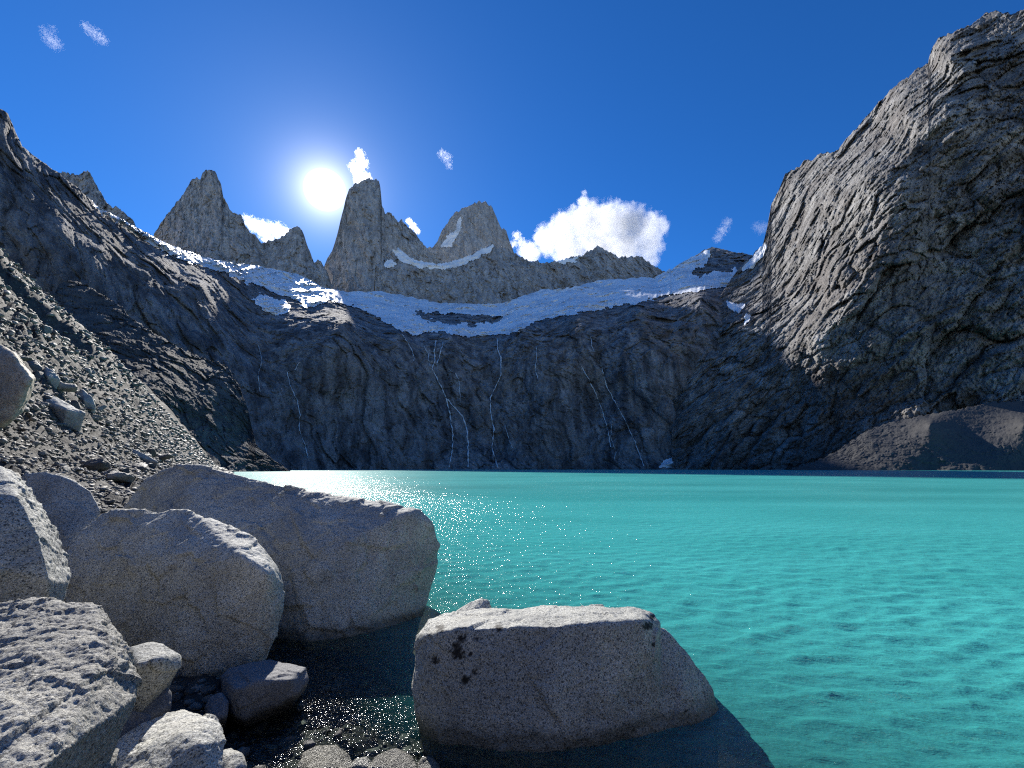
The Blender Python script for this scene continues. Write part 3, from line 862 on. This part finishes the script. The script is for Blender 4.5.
boulder("small dark rock tip poking up behind the flat-topped block", M_GRAN,
        [[(448, 622, 4.5), (458, 612, 4.5), (470, 604, 4.5), (482, 600, 4.5), (489, 602, 4.5), (490, 612, 4.5), (470, 615, 4.35), (485, 620, 4.35)]], voxel=0.012, seed=2, back=0.3, foot=-0.5, amp=(0.02, 0.012, 0.004))
# the long grey boulder behind
boulder("largest grey boulder, its far end in the lake and its top level with the horizon", M_GRAN,
        [[(112, 525, 6.7), (132, 498, 6.8), (150, 478, 6.8), (162, 470, 6.75), (176, 464, 6.7), (200, 466, 6.6), (222, 475, 6.5), (240, 481, 6.4), (262, 487, 6.35), (300, 488, 6.3), (330, 495, 6.3),
          (150, 540, 6.0), (200, 520, 5.9), (262, 560, 5.65), (290, 567, 5.5), (330, 552, 5.55), (310, 641, 5.30), (270, 632, 5.4), (350, 636, 5.42), (150, 600, 5.8)],
         [(262, 489, 6.4), (300, 488, 6.35), (335, 496, 6.3), (365, 502, 6.25), (400, 507, 6.2), (420, 510, 6.15), (432, 524, 6.15), (441, 545, 6.2), (436, 570, 6.2), (425, 604, 6.2), (419, 615, 6.1),
          (390, 627, 5.75), (350, 637, 5.42), (310, 641, 5.3), (290, 567, 5.48), (350, 541, 5.62), (385, 523, 5.85), (408, 514, 6.0), (300, 600, 5.36)]],
        voxel=0.02, smooth=2, seed=3, back=0.9, amp=(0.040, 0.030, 0.007), lam=(1.0, 0.30, 0.07))
# the rounded boulder in front of it
boulder("rounded speckled boulder between the largest boulder and the bottom-left slab", M_GRAN2,
        [[(60, 580, 4.6), (64, 558, 4.7), (70, 543, 4.8), (85, 524, 4.95), (102, 511, 5.0), (130, 513, 5.0), (150, 517, 4.95), (175, 511, 4.9), (195, 514, 4.85), (210, 521, 4.8), (225, 530, 4.75), (245, 534, 4.7), (262, 546, 4.65), (278, 566, 4.6), (285, 586, 4.6),
          (282, 610, 4.55), (270, 640, 4.5), (250, 662, 4.42), (215, 676, 4.35), (170, 680, 4.3), (110, 650, 4.35), (70, 620, 4.5),
          (110, 530, 4.82), (130, 560, 4.62), (180, 540, 4.72), (185, 575, 4.5), (225, 556, 4.45), (243, 557, 4.28), (267, 574, 4.26), (250, 590, 4.30), (200, 640, 4.25), (120, 620, 4.35)]],
        voxel=0.015, smooth=3, seed=4, back=0.7, amp=(0.040, 0.026, 0.006), lam=(0.8, 0.3, 0.06))
boulder("tall boulder cut by the left edge of the picture with a bright rough right edge", M_GRAN,
        [[(-60, 455, 3.6), (0, 464, 3.5), (12, 470, 3.5), (22, 479, 3.5), (40, 505, 3.55), (54, 528, 3.55), (64, 550, 3.55), (69, 572, 3.5), (66, 582, 3.4), (46, 606, 3.2), (0, 612, 3.1), (-60, 620, 3.1),
          (38, 535, 3.18), (45, 560, 3.15), (50, 580, 3.15), (18, 497, 3.2), (-10, 500, 3.1), (-60, 500, 3.05), (0, 570, 3.0)]],
        voxel=0.012, smooth=4, seed=5, back=0.5, amp=(0.02, 0.008, 0.004), foot=-0.3, rough_up=0.02)
boulder("rough pale slab filling the bottom-left corner, its craggy face in the sun", M_ROUGH,
        [[(-80, 612, 2.5), (0, 606, 2.5), (50, 604, 2.5), (98, 606, 2.46), (108, 614, 2.44), (118, 628, 2.38), (126, 646, 2.30), (132, 668, 2.18), (134, 696, 2.02), (121, 716, 2.0), (103, 744, 1.9), (84, 770, 1.85), (60, 830, 1.7),
          (-80, 840, 1.30), (0, 700, 1.68), (88, 690, 1.80), (104, 640, 2.16), (-80, 720, 1.6), (40, 770, 1.46), (60, 640, 2.10)]],
        voxel=0.0075, smooth=3, seed=6, back=0.5, amp=(0.03, 0.014, 0.006), foot=-0.5, rough_up=0.017)
boulder("dark three-cornered boulder wedged behind the tall left boulder at the foot of the scree", M_GRAN,
        [[(15, 484, 5.6), (27, 473, 5.6), (44, 471, 5.6), (60, 476, 5.6), (76, 483, 5.6), (90, 491, 5.6), (97, 501, 5.6), (102, 511, 5.55), (70, 545, 5.2), (60, 580, 5.2), (20, 560, 5.2), (40, 500, 5.45), (70, 512, 5.42), (50, 540, 5.25)]],
        voxel=0.018, smooth=5, seed=7, back=0.5, amp=(0.02, 0.008, 0.004), foot=-0.4)
boulder("pale sunlit wedge of granite at the bottom edge beside the rough slab", M_GRAN2,
        [[(92, 776, 2.6), (112, 752, 2.75), (130, 734, 2.85), (155, 721, 2.95), (180, 712, 3.0), (190, 714, 3.0), (196, 722, 2.9), (213, 720, 2.9), (221, 727, 2.88), (225, 740, 2.8), (222, 768, 2.7), (215, 790, 2.6),
          (150, 745, 2.72), (185, 735, 2.72), (200, 745, 2.66), (140, 790, 2.5), (110, 800, 2.5)]],
        voxel=0.009, smooth=4, seed=8, back=0.25, amp=(0.02, 0.012, 0.004), foot=-0.3, rough_up=0.008)
boulder("smooth greenish stone lodged between the rough slab and the rounded boulder", M_GRAN,
        [[(122, 655, 3.2), (130, 647, 3.2), (150, 642, 3.25), (166, 645, 3.25), (180, 656, 3.25), (178, 668, 3.2), (160, 682, 3.1), (136, 698, 3.05), (120, 690, 3.0), (140, 665, 3.0), (160, 660, 3.05)]],
        voxel=0.010, smooth=5, seed=9, back=0.3, amp=(0.015, 0.008, 0.003), foot=-0.15)
boulder("dusky stone low in the shade beneath the smooth greenish stone", M_SLATE,
        [[(130, 700, 3.2), (140, 690, 3.25), (162, 687, 3.3), (170, 693, 3.3), (168, 708, 3.25), (150, 717, 3.15), (132, 712, 3.1)]], voxel=0.010, seed=10, back=0.25, amp=(0.015, 0.008, 0.003), foot=-0.25)
boulder("flat dim stone half hidden behind the pale wedge and the rough slab", M_SLATE,
        [[(100, 722, 2.95), (120, 711, 3.0), (150, 715, 3.0), (150, 735, 2.95), (110, 745, 2.85)]], voxel=0.010, seed=11, back=0.3, amp=(0.015, 0.008, 0.003), foot=-0.2)
boulder("blue-grey angular rock sitting in the shadowed shallows", M_SLATE,
        [[(222, 676, 3.9), (230, 668, 3.95), (250, 663, 4.0), (270, 660, 4.05), (290, 664, 4.05), (306, 669, 4.0), (308, 680, 3.95), (296, 694, 3.8), (270, 706, 3.72), (245, 719, 3.62), (230, 712, 3.65), (224, 697, 3.75), (235, 690, 3.62), (262, 682, 3.66), (290, 680, 3.75)]],
        voxel=0.011, smooth=4, seed=12, back=0.35, amp=(0.02, 0.01, 0.003), foot=-0.3)
boulder("knob of stone leaning on the left side of the blue-grey rock", M_SLATE,
        [[(207, 708, 3.6), (212, 698, 3.65), (220, 695, 3.65), (227, 702, 3.6), (226, 716, 3.55), (212, 720, 3.5)]], voxel=0.010, seed=13, back=0.2, amp=(0.012, 0.006, 0.003), foot=-0.2)
boulder("little pale stone tucked against the right side of the pale wedge", M_GRAN2,
        [[(217, 768, 2.95), (219, 755, 3.0), (230, 751, 3.05), (240, 757, 3.0), (243, 768, 2.95), (230, 775, 2.9)]], voxel=0.008, seed=14, back=0.2, amp=(0.012, 0.006, 0.003), foot=-0.2)
boulder("flattish light stone breaking the sparkling shallows at the bottom edge", M_ROUGH,
        [[(297, 768, 3.2), (303, 752, 3.3), (318, 745, 3.35), (336, 747, 3.35), (348, 757, 3.3), (352, 772, 3.2), (320, 778, 3.1)]], voxel=0.009, seed=15, back=0.2, amp=(0.014, 0.008, 0.003), foot=-0.2)
boulder("light stone at the bottom edge just left of the flat-topped block's foot", M_ROUGH,
        [[(368, 770, 3.15), (378, 756, 3.25), (396, 750, 3.3), (412, 758, 3.25), (418, 772, 3.15)]], voxel=0.009, seed=16, back=0.2, amp=(0.014, 0.008, 0.003), foot=-0.2)
boulder("knobbly light stone at the bottom edge under the corner of the flat-topped block", M_ROUGH,
        [[(416, 770, 3.18), (422, 758, 3.25), (432, 756, 3.25), (440, 766, 3.2), (438, 776, 3.1)]], voxel=0.009, seed=17, back=0.18, amp=(0.014, 0.008, 0.003), foot=-0.2)
boulder("small rounded stone between the two light stones on the bottom edge", M_GRAN,
        [[(350, 770, 3.2), (356, 761, 3.25), (366, 760, 3.25), (372, 770, 3.2)]], voxel=0.009, seed=18, back=0.15, amp=(0.012, 0.006, 0.003), foot=-0.2)

# ------------------------------------------------------------------ stones
def stone_mesh(seed, sub=1):
    r = np.random.default_rng(seed)
    bm = bmesh.new()
    pts = r.normal(size=(16, 3)); pts /= np.linalg.norm(pts, axis=1)[:, None]
    pts *= r.uniform(0.75, 1.05, (16, 1)) * np.array([1.15, 0.95, 0.68]) * 0.5
    hull_bm(bm, pts)
    bmesh.ops.triangulate(bm, faces=bm.faces[:])
    if sub:
        bmesh.ops.bevel(bm, geom=bm.edges[:], offset=0.035, segments=1, affect='EDGES', clamp_overlap=True)
        bmesh.ops.triangulate(bm, faces=bm.faces[:])
        bmesh.ops.subdivide_edges(bm, edges=bm.edges[:], cuts=2, use_grid_fill=True)
        bmesh.ops.triangulate(bm, faces=bm.faces[:])
    bm.verts.ensure_lookup_table()
    co = np.array([v.co[:] for v in bm.verts])
    f = np.array([[v.index for v in fc.verts] for fc in bm.faces])
    bm.free()
    if sub:
        n = co / np.linalg.norm(co, axis=1)[:, None]
        co = co + n * (0.05 * fbm(co * 3 + seed, 3, seed) + 0.03 * worley(co * 5 + seed, seed))[:, None]
    return co, f


M_STONE = scree_mat("scree_stone", (0.10, 0.097, 0.092), (0.31, 0.30, 0.28), (0.20, 0.19, 0.165), 0.3, 0.6)
M_TAN = scree_mat("tan_stone", (0.36, 0.30, 0.22), (0.56, 0.49, 0.38), (0.48, 0.39, 0.27))
M_TAN2 = granite_mat("tan_granite", (0.30, 0.25, 0.19), (0.60, 0.52, 0.40), (0.72, 0.64, 0.52), grain=3.0, wet=False)
M_RED = scree_mat("red_brown_stone", (0.05, 0.03, 0.025), (0.12, 0.07, 0.06), (0.09, 0.05, 0.045))
VAR = []
for k in range(8):
    co, f = stone_mesh(100 + k)
    VAR.append((co, f))


def terrain_hit(px, py, rmax=400):
    d = ray(px, py)
    Y = np.exp(np.linspace(math.log(1.5), math.log(rmax), 900))
    p = d[None] * Y[:, None] + np.array([0, 0, CAMH])
    g = terr(p[:, 0], p[:, 1])
    m = np.nonzero(p[:, 2] < g)[0]
    return None if len(m) == 0 else p[m[0]]


def put_stone(x, y, z, size, var, mat, label, group, rot, flat=1.0, name="scree_stone", cat="stone"):
    me = SM[(var, mat.name)]
    o = bpy.data.objects.new(name, me)
    o.location = (x, y, z); o.rotation_euler = rot; o.scale = (size, size, size * flat)
    COL.objects.link(o)
    tag(o, label, cat, group)
    return o


SM = {}
for m in (M_STONE, M_TAN, M_RED):
    for k, (co, f) in enumerate(VAR):
        t_ = mesh_obj("scree_stone", co, f, m)
        SM[(k, m.name)] = t_.data
        bpy.data.objects.remove(t_)

# boulders one can single out on the slope: px, py (base centre), size px, label
def slope_rock(out, inner, mat, label, voxel, seed, dy=1.0, back=2.5):
    """out: outline pixels; inner: pixels on the near face, nearer by dy metres; the foot sits in the scree"""
    low = max(out, key=lambda p: p[1])
    h = terrain_hit(*low); Y = h[1] + 0.3
    pts = [(a, b, Y) for a, b in out] + [(a, b, Y - dy * k) for a, b, k in inner]
    return boulder(label, mat, [pts], voxel=voxel, smooth=1, seed=seed, back=back, amp=(0.05, 0.05, 0.02), lam=(1.6, 0.6, 0.15), foot=-1.0, name="rock", group=None)


slope_rock([(-30, 352), (0, 345), (8, 349), (16, 357), (24, 366), (34, 378), (32, 386), (22, 394), (10, 402), (-30, 404)], [(0, 372, 1), (14, 356, 0.9), (23, 368, 0.95), (31, 379, 0.95), (22, 391, 0.95), (14, 374, 1.0), (-20, 370, 1.0), (4, 398, 1.0), (-25, 400, 1.0), (8, 354, 0.75)], M_TAN2, "big tan block on the scree at the left edge of the picture", 0.06, 61, dy=0.9)
slope_rock([(18, 396), (24, 391), (48, 393), (62, 400), (74, 410), (86, 413), (84, 420), (66, 425), (48, 420), (30, 410)], [(46, 399, 0.6), (66, 410, 0.8), (40, 404, 0.7)], M_GRAN, "long grey slab half sunk in the scree below the big tan block", 0.06, 62)
slope_rock([(38, 372), (46, 366), (54, 370), (60, 380), (52, 386), (40, 384)], [(47, 376, 0.7)], M_GRAN, "dark-sided rock just right of the big tan block", 0.07, 63)
slope_rock([(20, 362), (26, 356), (36, 361), (42, 368), (36, 374), (26, 372)], [(30, 366, 0.6)], M_STONE, "pale-topped rock above the dark-sided rock", 0.07, 64)
slope_rock([(114, 453), (120, 446), (132, 448), (146, 455), (158, 462), (152, 466), (130, 462)], [(134, 456, 0.4)], M_GRAN, "long dark slab above the reddish-brown stone", 0.04, 65)
slope_rock([(170, 448), (182, 448), (200, 456), (214, 464), (220, 470), (206, 470), (186, 464), (174, 456)], [(192, 459, 0.5)], M_GRAN, "thin tilted slab with a bright top edge behind the largest boulder", 0.05, 66)
slope_rock([(74, 395), (82, 389), (92, 396), (96, 406), (88, 412), (78, 408)], [(84, 400, 0.6)], M_GRAN, "rounded grey rock leaning against the upper end of the long grey slab", 0.06, 67)
named = [
         (102, 467, 10, M_RED, 1.2, "reddish-brown stone among pale ones on the scree"),
         (93, 470, 22, M_STONE, 0.9, "pale cobble just left of the reddish-brown stone"),
         (107, 475, 8, M_STONE, 1.0, "round light pebble touching the reddish-brown stone"),
         (118, 482, 24, M_STONE, 0.8, "squat rock right below the reddish-brown stone"),
         (160, 462, 18, M_STONE, 0.7, "rounded rock at the upper left shoulder of the largest boulder")]
r_ = np.random.default_rng(5)
for px, py, spx, m, fl, lb in named:
    h = terrain_hit(px, py)
    if h is None: continue
    rr_ = np.hypot(h[0], h[1])
    put_stone(h[0], h[1], h[2] + 0.15 * spx * rr_ / FPX * fl, spx * rr_ / FPX, int(r_.integers(8)), m, lb, None, (r_.normal() * 0.15, 0.35 + r_.normal() * 0.15, r_.uniform(0, 6.28)), fl, name="rock", cat="rock")

# the many: log-uniform in distance, along the slope
def scatter(n, seed, rmin, rmax, azmin=-62, azmax=-24, smin=0.3):
    r = np.random.default_rng(seed)
    out_ = []
    a = np.radians(r.uniform(azmin, azmax, n * 4)); d = np.exp(r.uniform(math.log(rmin), math.log(rmax), n * 4))
    x, y = d * np.sin(a), d * np.cos(a)
    s = shore_s(x, y)
    k = np.nonzero((s > smin) & ((s > 2.6) | (d > 12)))[0][:n]
    return x[k], y[k], d[k], r


x, y, d, r = scatter(270, 21, 7.5, 70)
z = terr(x, y)
for k in range(len(x)):
    sp = 3.6 + 7 * r.random() ** 2.5 + (7 if r.random() < 0.08 else 0)
    sz = sp * d[k] / FPX * 1.2
    put_stone(x[k], y[k], z[k] + sz * 0.1, sz, int(r.integers(8)), M_STONE, "loose grey stone lying on the sunlit scree slope", "loose stones on the scree slope",
              (r.normal() * 0.3, r.normal() * 0.3, r.uniform(0, 6.28)), r.uniform(0.6, 1.1))

# and the uncountable rest as one
def stones_mesh(name, x, y, z, size, r, mat):
    vs, fs, n0 = [], [], 0
    lo = [stone_mesh(300 + k, 0) for k in range(8)]
    for k in range(len(x)):
        co, f = lo[int(r.integers(8))]
        a = r.uniform(0, 6.28); b = r.normal() * 0.4
        R = np.array([[math.cos(a), -math.sin(a), 0], [math.sin(a), math.cos(a), 0], [0, 0, 1]]) @ np.array([[1, 0, 0], [0, math.cos(b), -math.sin(b)], [0, math.sin(b), math.cos(b)]])
        c = (co * np.array([1, 1, r.uniform(0.6, 1.1)])) @ R.T * size[k]
        vs.append(c + np.array([x[k], y[k], z[k] + size[k] * 0.08])); fs.append(f + n0); n0 += len(co)
    return tag(mesh_obj(name, np.concatenate(vs), np.concatenate(fs), mat), kind='stuff')


x, y, d, r = scatter(34000, 22, 4.5, 260)
z = terr(x, y)
stones_mesh("scree", x, y, z, (1.1 + 3.6 * r.random(len(x)) ** 2.6) * d / FPX * 1.2, r, M_STONE)
# pebbles on the lake bed and between the boulders
n = 2600
x = r.uniform(-3.2, 0.6, n); y = r.uniform(2.0, 6.0, n)
z = terr(x, y)
stones_mesh("pebbles", x, y, z, 0.03 + 0.13 * r.random(n) ** 3, r, M_STONE)

# ------------------------------------------------------------------ clouds
def cloud(blobs, Y, label, dens=0.02, g=0.55, nscale=3.0, erode=0.55, seed=0, steps=0.35):
    """blobs: (px, py, radius px). A solid of merged puffs filled with cloud."""
    b = np.array(blobs, float)
    c = P(b[:, 0], b[:, 1], np.full(len(b), float(Y)) + rng.normal(size=len(b)) * b[:, 2] * Y / FPX * 0.25)
    # metres per pixel along the sight line
    dist = np.linalg.norm(c - np.array([0, 0, CAMH]), axis=1)
    px2, py2 = b[:, 0] - 512, b[:, 1] - 384
    rad = b[:, 2] * dist / np.sqrt(px2 ** 2 + py2 ** 2 + FPX ** 2)
    org = c.mean(0)
    vs, fs, n0 = [], [], 0
    bm = bmesh.new()
    for k in range(len(b)):
        bmesh.ops.create_icosphere(bm, subdivisions=3, radius=float(rad[k]) * 1.04, matrix=__import__('mathutils').Matrix.Translation(Vector(c[k] - org)))
    me = bpy.data.meshes.new("tmp"); bm.to_mesh(me); bm.free()
    o = bpy.data.objects.new("tmp", me); COL.objects.link(o)
    rm = o.modifiers.new("r", 'REMESH'); rm.mode = 'VOXEL'; rm.voxel_size = float(rad.min()) * 0.28
    m2 = evaluated(o)
    bpy.data.objects.remove(o); bpy.data.meshes.remove(me)
    m2.name = "cloud"
    m, t, out_ = new_mat("cloud_vapour")
    tcn = t.nodes.new('ShaderNodeTexCoord'); pos = tcn.outputs['Object']
    S_ = float(rad.mean())
    cur = None
    for k in range(len(b)):
        vd = t.nodes.new('ShaderNodeVectorMath'); vd.operation = 'DISTANCE'
        t.links.new(pos, vd.inputs[0]); vd.inputs[1].default_value = tuple(c[k] - org)
        f = math_node(t, 'MULTIPLY_ADD', vd.outputs['Value'], -1.0 / float(rad[k]), 1.0)
        cur = f if cur is None else math_node(t, 'SMOOTH_MAX', cur, f, 0.12)
    nz = noise(t, pos, nscale / S_, 7, 0.62, seed=seed + 1.3)
    e = math_node(t, 'ADD', cur, math_node(t, 'MULTIPLY', math_node(t, 'SUBTRACT', nz, 0.58), erode * 4.5))
    dn = math_node(t, 'MULTIPLY', math_node(t, 'MULTIPLY', e, 3.2, clamp=True), dens)
    vol = t.nodes.new('ShaderNodeVolumePrincipled')
    vol.inputs['Color'].default_value = (0.97, 0.975, 0.98, 1); vol.inputs['Anisotropy'].default_value = g
    t.links.new(dn, vol.inputs['Density'])
    t.links.new(vol.outputs[0], out_.inputs['Volume'])
    m.cycles.volume_step_rate = steps
    m2.materials.clear(); m2.materials.append(m)
    ob = bpy.data.objects.new("cloud", m2); ob.location = org
    COL.objects.link(ob)
    tag(ob, label, "cloud")
    return ob


cloud([(530, 252, 14), (548, 240, 18), (566, 228, 20), (588, 222, 24), (612, 222, 24), (634, 224, 22), (652, 228, 18), (648, 246, 18), (625, 246, 24), (598, 248, 24), (570, 250, 22), (583, 202, 8), (584, 193, 4), (664, 226, 7), (650, 260, 10)],
      4700, "large white cumulus cloud billowing up behind the jagged far ridge", dens=0.0048, seed=1, nscale=2.4, erode=0.34)
cloud([(252, 224, 9), (264, 229, 11), (277, 231, 11), (287, 232, 7), (268, 239, 8), (246, 218, 5)], 4700, "small white cloud between the two left spires", dens=0.006, seed=2, erode=0.75, nscale=2.6)
cloud([(358, 172, 8), (362, 163, 8), (360, 154, 6), (366, 178, 7), (353, 166, 6), (361, 180, 8)], 4600, "bright cloud plume on the summit of the tall spire next to the sun", dens=0.014, seed=3, erode=0.7, nscale=2.4)
cloud([(409, 221, 4), (413, 226, 4.5), (417, 231, 4)], 4600, "tiny cloud scrap behind the shoulder of the tall spire", dens=0.02, seed=4, erode=0.6)
cloud([(442, 154, 6), (447, 158, 6.5), (449, 165, 5)], 4700, "faint wisp of cloud alone above the middle spires", dens=0.0020, seed=5, erode=1.0, nscale=2.6)
cloud([(727, 222, 6), (723, 230, 7), (718, 238, 6)], 4700, "slanting wisp of cloud near the right rock wall", dens=0.003, seed=6, erode=0.9, nscale=2.6)
cloud([(762, 228, 8), (757, 226, 6)], 4700, "very faint wisp touching the edge of the right rock wall", dens=0.0015, seed=7, erode=0.8)
cloud([(50, 38, 8), (54, 43, 8), (44, 30, 5), (53, 29, 5)], 3000, "thin wisp nearest the top left corner of the sky", dens=0.0013, seed=8, erode=1.1, nscale=2.4)
cloud([(90, 30, 7), (98, 36, 8), (104, 40, 5), (85, 26, 5)], 3000, "streaky wisp right of the corner wisp in the upper left sky", dens=0.0016, seed=9, erode=1.1, nscale=2.4)
cloud([(517, 236, 6), (521, 242, 6), (514, 244, 5)], 4700, "small puff just left of the large cumulus cloud", dens=0.008, seed=10, erode=0.75, nscale=2.4)
